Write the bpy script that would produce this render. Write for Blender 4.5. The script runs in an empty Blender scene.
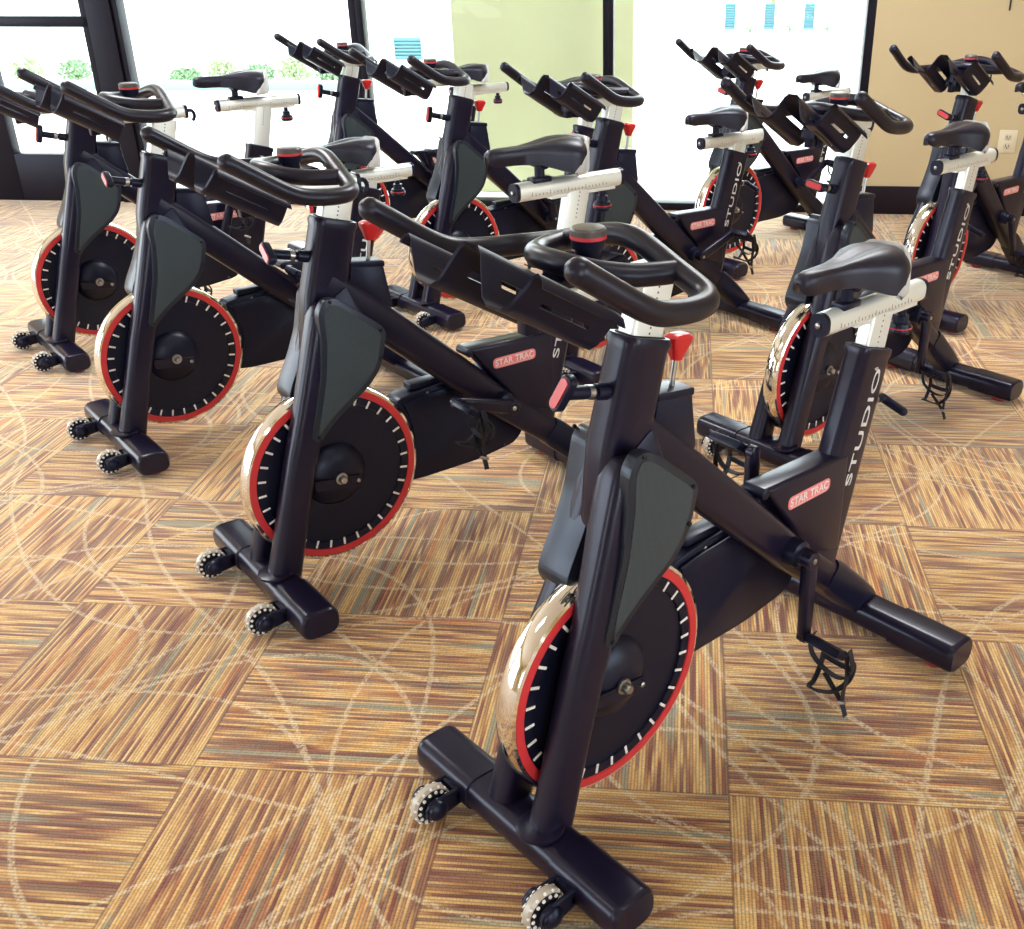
import bpy, bmesh, math, random
from mathutils import Vector, Matrix, Euler
PI = math.pi
sc = bpy.context.scene
COL = sc.collection

# ------------------------------------------------------------------ camera
F_PX, PITCH, ROLL, CX, CY, CAM_H = 1041.708, 0.460151, -0.0029197, 90.294, 3.254, 1.6
cd = bpy.data.cameras.new('camera')
cam = bpy.data.objects.new('camera', cd); COL.objects.link(cam)
fw = Vector((0, math.cos(PITCH), -math.sin(PITCH))); rt = Vector((1, 0, 0)); up = rt.cross(fw)
c_, s_ = math.cos(ROLL), math.sin(ROLL)
R_ = c_*rt + s_*up; U_ = -s_*rt + c_*up
M = Matrix((R_, U_, -fw)).transposed().to_4x4(); M.translation = (0, 0, CAM_H)
cam.matrix_world = M
cd.sensor_fit = 'HORIZONTAL'; cd.sensor_width = 36.0; cd.lens = 36.0*F_PX/1024
cd.shift_x = -CX/1024; cd.shift_y = CY/1024
cd.clip_start = .05; cd.clip_end = 200
sc.camera = cam

# ------------------------------------------------------------------ world, added fill lamps, exposure
w = bpy.data.worlds.new('daylight'); sc.world = w; w.use_nodes = True
nt = w.node_tree; bg = nt.nodes['Background']
bg.inputs['Color'].default_value = (.90, .97, 1.0, 1); bg.inputs['Strength'].default_value = 4.8
sc.view_settings.view_transform = 'Standard'; sc.view_settings.look = 'None'
sc.view_settings.gamma = 1; sc.view_settings.use_curve_mapping = False
sc.view_settings.exposure = 0.5
def area(name, loc, rot, sx, sy, power, color):
    l = bpy.data.lights.new(name, 'AREA'); l.shape = 'RECTANGLE'; l.size = sx; l.size_y = sy
    l.energy = power; l.color = color
    o = bpy.data.objects.new(name, l); COL.objects.link(o); o.location = loc; o.rotation_euler = rot
    return o
for n, (x, y) in enumerate(((-2.6, 1.2), (.9, 1.0), (-2.6, 4.6), (1.2, 4.6))):  # unseen overhead fill, added to brighten the floor and foreground
    area('overhead_fill', (x, y, 3.17), (0, 0, 0), 1.1, .55, 7 if y < 2 else 62, (1.0, .97, .93))

# ------------------------------------------------------------------ helpers
def bump_nodes(n, l, tex_out, strength, dist):
    b = n.new('ShaderNodeBump'); b.inputs['Strength'].default_value = strength; b.inputs['Distance'].default_value = dist
    l.new(tex_out, b.inputs['Height']); return b
def mat(name, color, rough=.5, metal=0, coat=0, bump=0, bscale=300, var=0, spec=.5):
    m = bpy.data.materials.new(name); m.use_nodes = True
    n, l = m.node_tree.nodes, m.node_tree.links
    b = n['Principled BSDF']
    b.inputs['Base Color'].default_value = (*color, 1); b.inputs['Roughness'].default_value = rough
    b.inputs['Metallic'].default_value = metal; b.inputs['Coat Weight'].default_value = coat
    b.inputs['Coat Roughness'].default_value = .2; b.inputs['Specular IOR Level'].default_value = spec
    if max(color) < .035: b.inputs['Specular Tint'].default_value = (.72, .80, 1.0, 1)
    tc = n.new('ShaderNodeTexCoord'); nz = n.new('ShaderNodeTexNoise'); nz.inputs['Scale'].default_value = bscale
    nz.inputs['Detail'].default_value = 3; l.new(tc.outputs['Object'], nz.inputs['Vector'])
    if bump: l.new(bump_nodes(n, l, nz.outputs['Fac'], bump, .0006).outputs['Normal'], b.inputs['Normal'])
    if var:
        mr = n.new('ShaderNodeMapRange'); mr.inputs['To Min'].default_value = max(0, rough-var); mr.inputs['To Max'].default_value = rough+var
        l.new(nz.outputs['Fac'], mr.inputs['Value']); l.new(mr.outputs['Result'], b.inputs['Roughness'])
    return m
BLACK = mat('satin_black_paint', (.008, .006, .022), .30, coat=.2, bump=.08, bscale=500, spec=.30)
PLAST = mat('black_plastic', (.007, .008, .026), .32, bump=.12, bscale=450, spec=.32)
RUBBER = mat('black_grip_rubber', (.010, .008, .018), .33, bump=.18, bscale=700)
DARK = mat('dark_recess', (.006, .005, .009), .7)
DISC = mat('flywheel_black', (.005, .006, .020), .36, bump=.05, spec=.4)
SADDLE = mat('saddle_vinyl', (.013, .011, .022), .36, bump=.2, bscale=420)
SADGREY = mat('saddle_grey', (.55, .57, .60), .35, bump=.05)
CHROME = mat('chrome', (.86, .84, .80), .07, metal=1, bump=.02, bscale=8)
ALU = mat('brushed_aluminium', (.86, .93, .94), .32, metal=.45, bump=.05, bscale=200)
STEEL = mat('steel_bolt', (.45, .45, .47), .3, metal=1)
RED = mat('red_paint', (.62, .035, .045), .4)
REDP = mat('red_plastic', (.58, .012, .02), .3, coat=.3)
REDFOOT = mat('dark_red_rubber', (.30, .012, .02), .5)
REDCAP = mat('dark_red_cap', (.16, .02, .02), .35)
PINK = mat('badge_rose', (.85, .24, .27), .4)
PALEP = mat('badge_pale_line', (.9, .62, .64), .4)
WHITE = mat('white_print', (.85, .86, .88), .5)
SILV = mat('silver_print', (.72, .74, .78), .4)
CLEARW = mat('caster_tread', (.50, .46, .40), .25, coat=.5)
STRAP = mat('strap_webbing', (.010, .009, .014), .6, bump=.3, bscale=900)
TICK = mat('ruler_print', (.12, .12, .13), .5)
FRAMEM = mat('bronze_window_frame', (.006, .004, .009), .45, bump=.05, spec=.25)
def carbon():
    m = mat('carbon_weave', (.02, .022, .032), .35)
    n, l = m.node_tree.nodes, m.node_tree.links; b = n['Principled BSDF']
    tc = [x for x in n if x.type == 'TEX_COORD'][0]
    mp = n.new('ShaderNodeMapping'); mp.inputs['Rotation'].default_value = (0, PI/4, 0)
    l.new(tc.outputs['Object'], mp.inputs['Vector'])
    ch = n.new('ShaderNodeTexChecker'); ch.inputs['Scale'].default_value = 480
    ch.inputs['Color1'].default_value = (.012, .018, .028, 1); ch.inputs['Color2'].default_value = (.065, .092, .108, 1)
    l.new(mp.outputs['Vector'], ch.inputs['Vector']); l.new(ch.outputs['Color'], b.inputs['Base Color'])
    l.new(bump_nodes(n, l, ch.outputs['Fac'], .3, .0004).outputs['Normal'], b.inputs['Normal'])
    return m
CARBON = carbon()

SHROUD = mat('shroud_plastic', (.013, .018, .030), .30, bump=.08, bscale=450)
class MB:
    def __init__(s): s.bm = bmesh.new()
    def prism(s, pts, axis='y', a=-.1, b=.1, bevel=0, seg=2, mtx=None):
        """polygon extruded along an axis; pts are (x,z) for y, (y,z) for x, (x,y) for z"""
        t = bmesh.new()
        def P(p, h):
            return {'y': (p[0], h, p[1]), 'x': (h, p[0], p[1]), 'z': (p[0], p[1], h)}[axis]
        va = [t.verts.new(P(p, a)) for p in pts]; vb = [t.verts.new(P(p, b)) for p in pts]
        t.faces.new(va); t.faces.new(vb[::-1]); n = len(pts)
        for i in range(n): t.faces.new((va[i], vb[i], vb[(i+1) % n], va[(i+1) % n]))
        bmesh.ops.recalc_face_normals(t, faces=t.faces)
        if bevel: bmesh.ops.bevel(t, geom=list(t.edges), offset=bevel, segments=seg, profile=.5, affect='EDGES', clamp_overlap=True)
        if mtx: t.transform(mtx)
        s.merge(t); return s
    def box(s, x0, x1, y0, y1, z0, z1, bevel=0, mtx=None, seg=2):
        return s.prism([(x0, z0), (x1, z0), (x1, z1), (x0, z1)], 'y', y0, y1, bevel, seg, mtx)
    def merge(s, t):
        me = bpy.data.meshes.new('t'); t.to_mesh(me); t.free(); s.bm.from_mesh(me); bpy.data.meshes.remove(me)
    def loft(s, rings, cap=True, closed=False):
        t = bmesh.new(); R = [[t.verts.new(p) for p in r] for r in rings]; n = len(rings[0])
        m = len(R)
        for i in range(m if closed else m-1):
            A, B = R[i], R[(i+1) % m]
            for j in range(n): t.faces.new((A[j], A[(j+1) % n], B[(j+1) % n], B[j]))
        if cap and not closed: t.faces.new(R[0][::-1]); t.faces.new(R[-1])
        bmesh.ops.recalc_face_normals(t, faces=t.faces); s.merge(t); return s
    def tube(s, pts, r, seg=14, closed=False, smooth=0, round_end=False, flat=1.0):
        P = [Vector(p) for p in pts]
        if smooth: P = spline(P, smooth, closed)
        n = len(P); rs = r if isinstance(r, (list, tuple)) else [r]*n
        rings = []; prev = None
        for i in range(n):
            a = P[(i-1) % n] if (closed or i > 0) else P[i]; b = P[(i+1) % n] if (closed or i < n-1) else P[i]
            t = (b-a).normalized()
            if prev is None:
                h = Vector((0, 0, 1)) if abs(t.z) < .9 else Vector((1, 0, 0)); u = t.cross(h).normalized()
            else:
                u = (prev - t*prev.dot(t)).normalized()
            prev = u; v = t.cross(u)
            rings.append((P[i], u, v, rs[i] if i < len(rs) else rs[-1], t))
        out = []
        if round_end and not closed:
            p, u, v, rr, t = rings[0]
            for k in (0.02, .35, .7, .92):
                rad = rr*math.sin(k*PI/2); off = -rr*math.cos(k*PI/2)
                out.append([p+t*off+(u*math.cos(2*PI*j/seg)+v*math.sin(2*PI*j/seg))*rad for j in range(seg)])
        for p, u, v, rr, t in rings:
            out.append([p+(u*math.cos(2*PI*j/seg)+v*flat*math.sin(2*PI*j/seg))*rr for j in range(seg)])
        if round_end and not closed:
            p, u, v, rr, t = rings[-1]
            for k in (.92, .7, .35, .02):
                rad = rr*math.sin(k*PI/2); off = rr*math.cos(k*PI/2)
                out.append([p+t*off+(u*math.cos(2*PI*j/seg)+v*math.sin(2*PI*j/seg))*rad for j in range(seg)])
        return s.loft(out, cap=not closed, closed=closed)
    def lathe(s, prof, origin, axis, seg=32):
        """prof: (distance along axis, radius)"""
        a = Vector(axis).normalized(); h = Vector((0, 0, 1)) if abs(a.z) < .9 else Vector((1, 0, 0))
        u = a.cross(h).normalized(); v = a.cross(u); o = Vector(origin)
        rings = [[o+a*d+(u*math.cos(2*PI*j/seg)+v*math.sin(2*PI*j/seg))*max(r, 1e-4) for j in range(seg)] for d, r in prof]
        return s.loft(rings)
    def beam(s, stations, rad=.02, n=5):
        """rounded rectangular tube through stations (centre, half_u, half_v, u_dir, v_dir)"""
        rings = []
        for c, hu, hv, u, v in stations:
            c, u, v = Vector(c), Vector(u), Vector(v); ring = []
            rr = min(rad, hu*.98, hv*.98)
            for sx, sy, a0 in ((1, 1, 0), (-1, 1, 90), (-1, -1, 180), (1, -1, 270)):
                for k in range(n):
                    a = math.radians(a0+90*k/(n-1))
                    ring.append(c+u*(sx*(hu-rr)+rr*math.cos(a))+v*(sy*(hv-rr)+rr*math.sin(a)))
            rings.append(ring)
        return s.loft(rings)
    def build(s, name, m, parent=None, loc=None, angle=38):
        me = bpy.data.meshes.new(name); s.bm.to_mesh(me); s.bm.free(); me.materials.append(m)
        for p in me.polygons: p.use_smooth = True
        me.set_sharp_from_angle(angle=math.radians(angle))
        o = bpy.data.objects.new(name, me); COL.objects.link(o)
        if parent: o.parent = parent
        if loc: o.location = loc
        return o
def spline(P, k, closed=False):
    out = []; n = len(P)
    rng = range(n if closed else n-1)
    for i in rng:
        g = lambda q: P[q % n] if closed else P[max(0, min(n-1, q))]
        a, b, c, d = g(i-1), g(i), g(i+1), g(i+2)
        for j in range(k):
            t = j/k
            out.append(.5*((2*b)+(c-a)*t+(2*a-5*b+4*c-d)*t*t+(3*b-a-3*c+d)*t**3))
    if not closed: out.append(P[-1].copy())
    return out
def offset_poly(pts, d):
    """inset a polygon (2D) by d towards its centroid-side"""
    n = len(pts); A = sum(pts[i][0]*pts[(i+1) % n][1]-pts[(i+1) % n][0]*pts[i][1] for i in range(n))
    sg = 1 if A > 0 else -1; out = []
    for i in range(n):
        p0, p1, p2 = Vector(pts[i-1]), Vector(pts[i]), Vector(pts[(i+1) % n])
        e1 = (p1-p0).normalized(); e2 = (p2-p1).normalized()
        n1 = Vector((-e1.y, e1.x))*sg; n2 = Vector((-e2.y, e2.x))*sg
        b = (n1+n2); b = b/max(.35, b.dot(n1)) if b.length > 1e-6 else n1
        out.append(tuple(p1+b*d))
    return out
def round_poly(pts, r, k=4):
    out = []; n = len(pts)
    for i in range(n):
        p0, p1, p2 = Vector(pts[i-1]), Vector(pts[i]), Vector(pts[(i+1) % n])
        ri = min(r, (p0-p1).length*.45, (p2-p1).length*.45)
        a = p1+(p0-p1).normalized()*ri; b = p1+(p2-p1).normalized()*ri
        for j in range(k+1):
            t = j/k; out.append(tuple(a*(1-t)**2+p1*2*t*(1-t)+b*t*t))
    return out
def text_mesh(name, body, size, mtx, m, parent, extrude=.0006, sx=1.0, bold=0):
    cu = bpy.data.curves.new(name, 'FONT'); cu.body = body; cu.size = size; cu.extrude = extrude; cu.offset = bold
    cu.align_x = 'CENTER'; cu.align_y = 'CENTER'; cu.space_character = 1.05
    tmp = bpy.data.objects.new('t', cu); COL.objects.link(tmp)
    bpy.context.view_layer.update()
    me = bpy.data.meshes.new_from_object(tmp.evaluated_get(bpy.context.evaluated_depsgraph_get()))
    bpy.data.objects.remove(tmp); bpy.data.curves.remove(cu)
    me.transform(mtx @ Matrix.Diagonal((sx, 1, 1, 1))); me.name = name
    me.materials.clear(); me.materials.append(m)
    o = bpy.data.objects.new(name, me); COL.objects.link(o); o.parent = parent
    return o
def empty(name, loc=(0, 0, 0), rz=0):
    o = bpy.data.objects.new(name, None); COL.objects.link(o); o.location = loc; o.rotation_euler = (0, 0, rz)
    o.empty_display_size = .1
    return o
def tag(o, label=None, cat=None, group=None, kind=None):
    for k, v in (('label', label), ('category', cat), ('group', group), ('kind', kind)):
        if v: o[k] = v
    return o

# ------------------------------------------------------------------ setting
def carpet():
    m = bpy.data.materials.new('carpet_tiles'); m.use_nodes = True
    n, l = m.node_tree.nodes, m.node_tree.links; b = n['Principled BSDF']
    def mth(op, a, c=None, d=None):
        x = n.new('ShaderNodeMath'); x.operation = op
        for k, v in enumerate((a, c, d)):
            if v is None: continue
            if isinstance(v, (int, float)): x.inputs[k].default_value = v
            else: l.new(v, x.inputs[k])
        return x.outputs[0]
    tc = n.new('ShaderNodeTexCoord'); mp = n.new('ShaderNodeMapping'); mp.vector_type = 'TEXTURE'
    mp.inputs['Location'].default_value = (-.9, 1.76, 0); mp.inputs['Rotation'].default_value = (0, 0, math.radians(-4.6))
    mp.inputs['Scale'].default_value = (.585, .6, .6)
    l.new(tc.outputs['Object'], mp.inputs['Vector'])
    sp = n.new('ShaderNodeSeparateXYZ'); l.new(mp.outputs['Vector'], sp.inputs[0])
    u, v = sp.outputs['X'], sp.outputs['Y']
    fu, fv = mth('FLOOR', u), mth('FLOOR', v)
    par = mth('MODULO', mth('ADD', mth('ADD', fu, fv), 100), 2)     # 0 = stripes along u
    par = mth('GREATER_THAN', par, .5)
    inv = mth('SUBTRACT', 1, par)
    S = mth('ADD', mth('MULTIPLY', v, inv), mth('MULTIPLY', u, par))   # across the stripes
    T = mth('ADD', mth('MULTIPLY', u, inv), mth('MULTIPLY', v, par))   # along them
    cell = n.new('ShaderNodeCombineXYZ'); l.new(fu, cell.inputs[0]); l.new(fv, cell.inputs[1])
    wn = n.new('ShaderNodeTexWhiteNoise'); wn.noise_dimensions = '3D'; l.new(cell.outputs[0], wn.inputs['Vector'])
    h = wn.outputs['Value']
    def noise(sx, tx, seed, detail=1.0, hm=37.0):
        cb = n.new('ShaderNodeCombineXYZ')
        l.new(mth('MULTIPLY', S, sx), cb.inputs[0]); l.new(mth('MULTIPLY', T, tx), cb.inputs[1])
        l.new(mth('ADD', mth('MULTIPLY', h, hm), seed), cb.inputs[2])
        x = n.new('ShaderNodeTexNoise'); x.inputs['Scale'].default_value = 1; x.inputs['Detail'].default_value = detail
        l.new(cb.outputs[0], x.inputs['Vector']); return x.outputs['Fac']
    # yarn row index: each row of loops has one yarn colour for a while
    row = mth('FLOOR', mth('MULTIPLY', S, 84))
    def rnoise(fr, tx, seed, detail=0.0):
        cb = n.new('ShaderNodeCombineXYZ')
        l.new(mth('MULTIPLY', row, fr), cb.inputs[0]); l.new(mth('MULTIPLY', T, tx), cb.inputs[1])
        l.new(mth('ADD', mth('MULTIPLY', h, 53.0), seed), cb.inputs[2])
        x = n.new('ShaderNodeTexNoise'); x.inputs['Scale'].default_value = 1; x.inputs['Detail'].default_value = detail
        l.new(cb.outputs[0], x.inputs['Vector']); return x.outputs['Fac']
    def ramp(fac, stops, interp='LINEAR'):
        r = n.new('ShaderNodeValToRGB'); r.color_ramp.interpolation = interp
        e = r.color_ramp.elements
        while len(e) < len(stops): e.new(.5)
        for k, (p, c) in enumerate(stops): e[k].position = p; e[k].color = (*c, 1)
        l.new(fac, r.inputs[0]); return r.outputs['Color']
    def mix(f, a, c, mode='MIX'):
        x = n.new('ShaderNodeMix'); x.data_type = 'RGBA'; x.blend_type = mode
        if isinstance(f, (int, float)): x.inputs[0].default_value = f
        else: l.new(f, x.inputs[0])
        for k, q in ((6, a), (7, c)):
            if isinstance(q, tuple): x.inputs[k].default_value = (*q, 1)
            else: l.new(q, x.inputs[k])
        return x.outputs[2]
    base = ramp(rnoise(.93, 1.5, 3.0, 1.0), [(.30, (.11, .022, .026)), (.41, (.25, .048, .040)), (.455, (.60, .30, .09)), (.52, (.86, .60, .25)), (.575, (.76, .44, .14)), (.63, (.24, .06, .042)), (.75, (.13, .03, .03))])
    tan = ramp(rnoise(.9, 3.0, 11.0), [(.35, (.40, .17, .08)), (.5, (.78, .54, .24)), (.65, (.86, .66, .35))])
    col = mix(.22, base, tan)
    orange = ramp(rnoise(.31, .9, 21.0), [(.71, (0, 0, 0)), (.78, (.7, .7, .7))])
    col = mix(orange, col, (.66, .22, .06))
    teal = ramp(rnoise(.27, .7, 31.0), [(.69, (0, 0, 0)), (.72, (.8, .8, .8))])
    col = mix(teal, col, (.33, .34, .25))
    # pale drawn lines: crossing straight lines and arcs over the whole floor
    tc2 = n.new('ShaderNodeTexNoise'); tc2.inputs['Scale'].default_value = 1.1; l.new(tc.outputs['Object'], tc2.inputs['Vector'])
    def line_mask(val, lo, hi):
        mr = n.new('ShaderNodeMapRange'); mr.inputs['From Min'].default_value = lo; mr.inputs['From Max'].default_value = hi
        mr.inputs['To Min'].default_value = 1; mr.inputs['To Max'].default_value = 0; l.new(val, mr.inputs['Value']); return mr.outputs['Result']
    wob = n.new('ShaderNodeTexNoise'); wob.inputs['Scale'].default_value = .9; wob.inputs['Detail'].default_value = 0
    l.new(tc.outputs['Object'], wob.inputs['Vector'])
    vs_ = n.new('ShaderNodeVectorMath'); vs_.operation = 'SCALE'; vs_.inputs['Scale'].default_value = .28; l.new(wob.outputs['Color'], vs_.inputs[0])
    va_ = n.new('ShaderNodeVectorMath'); va_.operation = 'ADD'; l.new(tc.outputs['Object'], va_.inputs[0]); l.new(vs_.outputs[0], va_.inputs[1])
    masks = []
    def grid(rot, per, ox, oy):
        q = n.new('ShaderNodeMapping'); q.vector_type = 'TEXTURE'; q.inputs['Rotation'].default_value = (0, 0, math.radians(rot))
        q.inputs['Location'].default_value = (ox, oy, 0); q.inputs['Scale'].default_value = (per, per, per); l.new(va_.outputs[0], q.inputs['Vector'])
        sx_ = n.new('ShaderNodeSeparateXYZ'); l.new(q.outputs[0], sx_.inputs[0])
        return mth('SUBTRACT', mth('FRACT', sx_.outputs[0]), .5), mth('SUBTRACT', mth('FRACT', sx_.outputs[1]), .5)
    W_ = .0042
    for rot, per, ox, oy, rad in ((20, 1.15, .1, .2, .56), (57, 1.62, .5, .1, .80), (-33, .93, .2, .7, .455), (8, 2.3, .9, .3, 1.13)):
        gx, gy = grid(rot, per, ox, oy)
        dd = mth('SQRT', mth('ADD', mth('MULTIPLY', gx, gx), mth('MULTIPLY', gy, gy)))
        masks.append(line_mask(mth('ABSOLUTE', mth('SUBTRACT', dd, rad/per)), W_/per, 2*W_/per))
    for rot, per, ox in ((31, .86, .1), (-48, 1.25, .3), (77, 1.05, .2)):
        gx, gy = grid(rot, per, ox, 0)
        masks.append(line_mask(mth('ABSOLUTE', gx), W_/per, 2*W_/per))
    lines = masks[0]
    for m_ in masks[1:]: lines = mth('MAXIMUM', lines, m_)
    dash = mth('GREATER_THAN', noise(84, 70, 77, 0), .42)
    lines = mth('MULTIPLY', lines, mth('ADD', .14, mth('MULTIPLY', dash, .46)))
    col = mix(lines, col, (.86, .72, .48))
    # dark gaps between loops and rows
    fr = mth('FRACT', mth('MULTIPLY', S, 84))
    gap = mth('SINE', mth('MULTIPLY', fr, PI))
    loop = noise(84, 210, 5, 0)
    shade = mth('ADD', .50, mth('ADD', mth('MULTIPLY', gap, .52), mth('MULTIPLY', mth('SUBTRACT', loop, .5), .55)))
    hs = mth('ADD', .88, mth('MULTIPLY', h, .2))
    hsv = n.new('ShaderNodeHueSaturation'); l.new(col, hsv.inputs['Color']); l.new(mth('MULTIPLY', shade, hs), hsv.inputs['Value'])
    # tile seams
    du = mth('ABSOLUTE', mth('SUBTRACT', mth('FRACT', u), .5)); dv = mth('ABSOLUTE', mth('SUBTRACT', mth('FRACT', v), .5))
    seam = mth('GREATER_THAN', mth('MAXIMUM', du, dv), .4955)
    colf = mix(mth('MULTIPLY', seam, .5), hsv.outputs['Color'], (.10, .04, .03))
    l.new(colf, b.inputs['Base Color'])
    b.inputs['Roughness'].default_value = .95; b.inputs['Specular IOR Level'].default_value = .15
    b.inputs['Sheen Weight'].default_value = .6; b.inputs['Sheen Roughness'].default_value = .5
    hh = mth('ADD', mth('MULTIPLY', gap, .6), loop)
    l.new(bump_nodes(n, l, hh, .35, .003).outputs['Normal'], b.inputs['Normal'])
    return m
WA = math.radians(-4.8)                        # direction of the back wall
WD = Vector((math.cos(WA), math.sin(WA), 0)); WN = Vector((-math.sin(WA), math.cos(WA), 0))
WO = WN*(WN.y*7.26)
WM = Matrix((WD, WN, Vector((0, 0, 1)))).transposed().to_4x4(); WM.translation = WO   # local: x along the wall, y outwards
def wp(t, off=0, z=0): return WM @ Vector((t, off, z))

fl = MB()
a, b_ = wp(-9, .14), wp(9, .14)
fl.prism([(-9, -7), (9, -7), (b_.x, b_.y), (a.x, a.y)], 'z', -.1, 0)
tag(fl.build('floor', carpet()), kind='structure')
CEIL = mat('ceiling_white', (.78, .76, .72), .9, bump=.3, bscale=60)
cl = MB(); cl.prism([(-9, -4), (9, -4), (b_.x, b_.y), (a.x, a.y)], 'z', 3.2, 3.35)
tag(cl.build('ceiling', CEIL), kind='structure')
def wallpaint():
    m = mat('tan_wall_paint', (.56, .40, .20), .85, bump=.25, bscale=90)
    n, l = m.node_tree.nodes, m.node_tree.links
    nz = n.new('ShaderNodeTexNoise'); nz.inputs['Scale'].default_value = 1.3
    r = n.new('ShaderNodeValToRGB'); r.color_ramp.elements[0].color = (.56, .465, .29, 1); r.color_ramp.elements[1].color = (.61, .505, .32, 1)
    l.new(nz.outputs['Fac'], r.inputs[0]); l.new(r.outputs['Color'], n['Principled BSDF'].inputs['Base Color'])
    return m
WALL = wallpaint()
def wbox(t0, t1, o0, o1, z0, z1, bevel=0):
    mb = MB(); mb.box(t0, t1, o0, o1, z0, z1, bevel); mb.bm.transform(WM); return mb
tag(wbox(1.125, 9, 0, .14, 0, 3.2).build('wall_back', WALL), kind='structure')
tag(wbox(-9, -5.05, 0, .14, 0, 3.2).build('wall_back_left', WALL), kind='structure')
tag(wbox(-5.05, 1.125, 0, .14, 2.75, 3.2).build('wall_back_top', WALL), kind='structure')
BASE = mat('dark_baseboard', (.012, .006, .010), .55, bump=.1, spec=.25)
bb = wbox(1.125, 9, -.016, 0, 0, .185, .004); tag(bb.build('baseboard_back', BASE), kind='structure')
# the rest of the room, behind and beside the camera
def pierced(name, p0, p1, openings, h=3.2):
    p0, p1 = Vector((*p0, 0)), Vector((*p1, 0)); d = (p1-p0).normalized(); nn = Vector((-d.y, d.x, 0)); L = (p1-p0).length
    mb = MB(); t = 0
    for a0, a1, z0, z1 in openings:
        mb.box(t, a0, -.1, 0, 0, h); mb.box(a0, a1, -.1, 0, 0, z0); mb.box(a0, a1, -.1, 0, z1, h); t = a1
        for q in (a0, (a0+a1)/2, a1): mb.box(q-.03, q+.03, -.09, -.01, z0, z1)
    mb.box(t, L, -.1, 0, 0, h)
    m4 = Matrix((d, nn, Vector((0, 0, 1)))).transposed().to_4x4(); m4.translation = p0; mb.bm.transform(m4)
    return tag(mb.build(name, WALL), kind='structure')
pierced('wall_front', (-7, -4), (6, -4), [(1.4, 3.4, .6, 2.3), (8.4, 11.6, .5, 2.5)])
pierced('wall_right', (6, -4), (6, wp(6).y), [(1.5, 4.5, .1, 2.7)])
pierced('wall_left', (-7, wp(-7).y), (-7, -4), [(1.0, 4.6, .1, 2.7), (5.6, 9.6, .1, 2.7)])
# glass
def glass():
    m = bpy.data.materials.new('window_glass'); m.use_nodes = True
    n, l = m.node_tree.nodes, m.node_tree.links; n.remove(n['Principled BSDF'])
    t = n.new('ShaderNodeBsdfTransparent'); t.inputs[0].default_value = (.97, 1.0, .99, 1)
    g = n.new('ShaderNodeBsdfGlossy'); g.inputs['Roughness'].default_value = .02
    mx = n.new('ShaderNodeMixShader'); fz = n.new('ShaderNodeFresnel'); fz.inputs['IOR'].default_value = 1.2
    l.new(fz.outputs[0], mx.inputs[0]); l.new(t.outputs[0], mx.inputs[1]); l.new(g.outputs[0], mx.inputs[2])
    l.new(mx.outputs[0], n['Material Output'].inputs['Surface']); return m
GLASS = glass()
def window(k, t0, t1, fl_, fr_, fb=.05):
    r = empty('window_%d' % k, wp((t0+t1)/2)); tag(r, kind='structure')
    def loc(mb, name, m):
        mb.bm.transform(Matrix.Translation(-r.location)); return mb.build(name, m, r)
    f = MB()
    for x0, x1, z0, z1 in ((t0, t0+fl_, 0, 2.75), (t1-fr_, t1, 0, 2.75), (t0+fl_, t1-fr_, 0, fb), (t0+fl_, t1-fr_, 2.69, 2.75)):
        f.box(x0, x1, .0, .11, z0, z1, .003)
    f.bm.transform(WM); loc(f, 'window_frame', FRAMEM)
    g = MB(); g.box(t0+fl_-.006, t1-fr_+.006, .05, .058, fb-.006, 2.696); g.bm.transform(WM); loc(g, 'glass_pane', GLASS)
    return r
window(1, -3.86, -2.215, .04, .045)
window(2, -2.215, -.562, .045, .034)
window(3, -.562, 1.125, .034, .055)
# wide post beside the door
tag(wbox(-4.035, -3.86, -.02, .12, 0, 2.75, .004).build('trim_1', FRAMEM), kind='structure')
dr = empty('door_1', wp(-4.5)); tag(dr, kind='structure')
def dpart(mb, name, m):
    mb.bm.transform(WM); mb.bm.transform(Matrix.Translation(-dr.location)); return mb.build(name, m, dr)
f = MB()
for x0, x1, z0, z1 in ((-5.05, -4.79, 0, 2.75), (-4.79, -4.035, 0, .325), (-4.79, -4.035, 1.155, 1.222), (-4.79, -4.035, 2.62, 2.75), (-4.085, -4.035, .3, 2.7)):
    f.box(x0, x1, .0, .09, z0, z1, .004)
dpart(f, 'door_frame', FRAMEM)
g = MB(); g.box(-4.795, -4.08, .04, .048, .32, 1.16); g.box(-4.795, -4.08, .04, .048, 1.218, 2.63); dpart(g, 'glass_pane', GLASS)

# outdoors
CONC = mat('pale_concrete', (.80, .80, .77), .9, bump=.4, bscale=30)
og = MB()
og.prism([(-40, a.y-.2), (a.x, a.y), (b_.x, b_.y), (40, b_.y-.2), (40, 60), (-40, 60)], 'z', -.12, -.02)
tag(og.build('ground', CONC), kind='structure')
STUC = mat('pale_olive_stucco', (.61, .61, .40), .9, bump=.5, bscale=50)
pl = MB(); pl.box(-1.72, -.43, .62, 1.3, -.02, 4.2, .01); pl.bm.transform(WM)
tag(pl.build('trim_2', STUC), kind='structure')
CURB = mat('pale_teal_curb', (.20, .34, .35), .8)
cb = MB(); cb.prism([(-16, 14.95), (-16, 15.2), (-3.0, 14.62), (-3.0, 14.37)], 'z', -.02, .08, .01)
tag(cb.build('kerb', CURB), 'low pale teal kerb edging the planting outside the left windows', 'kerb')
LEAF = mat('outdoor_leaves', (.27, .38, .18), .8)
LEAF2 = mat('outdoor_leaves_dark', (.17, .28, .15), .8)
rng = random.Random(5)
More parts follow.
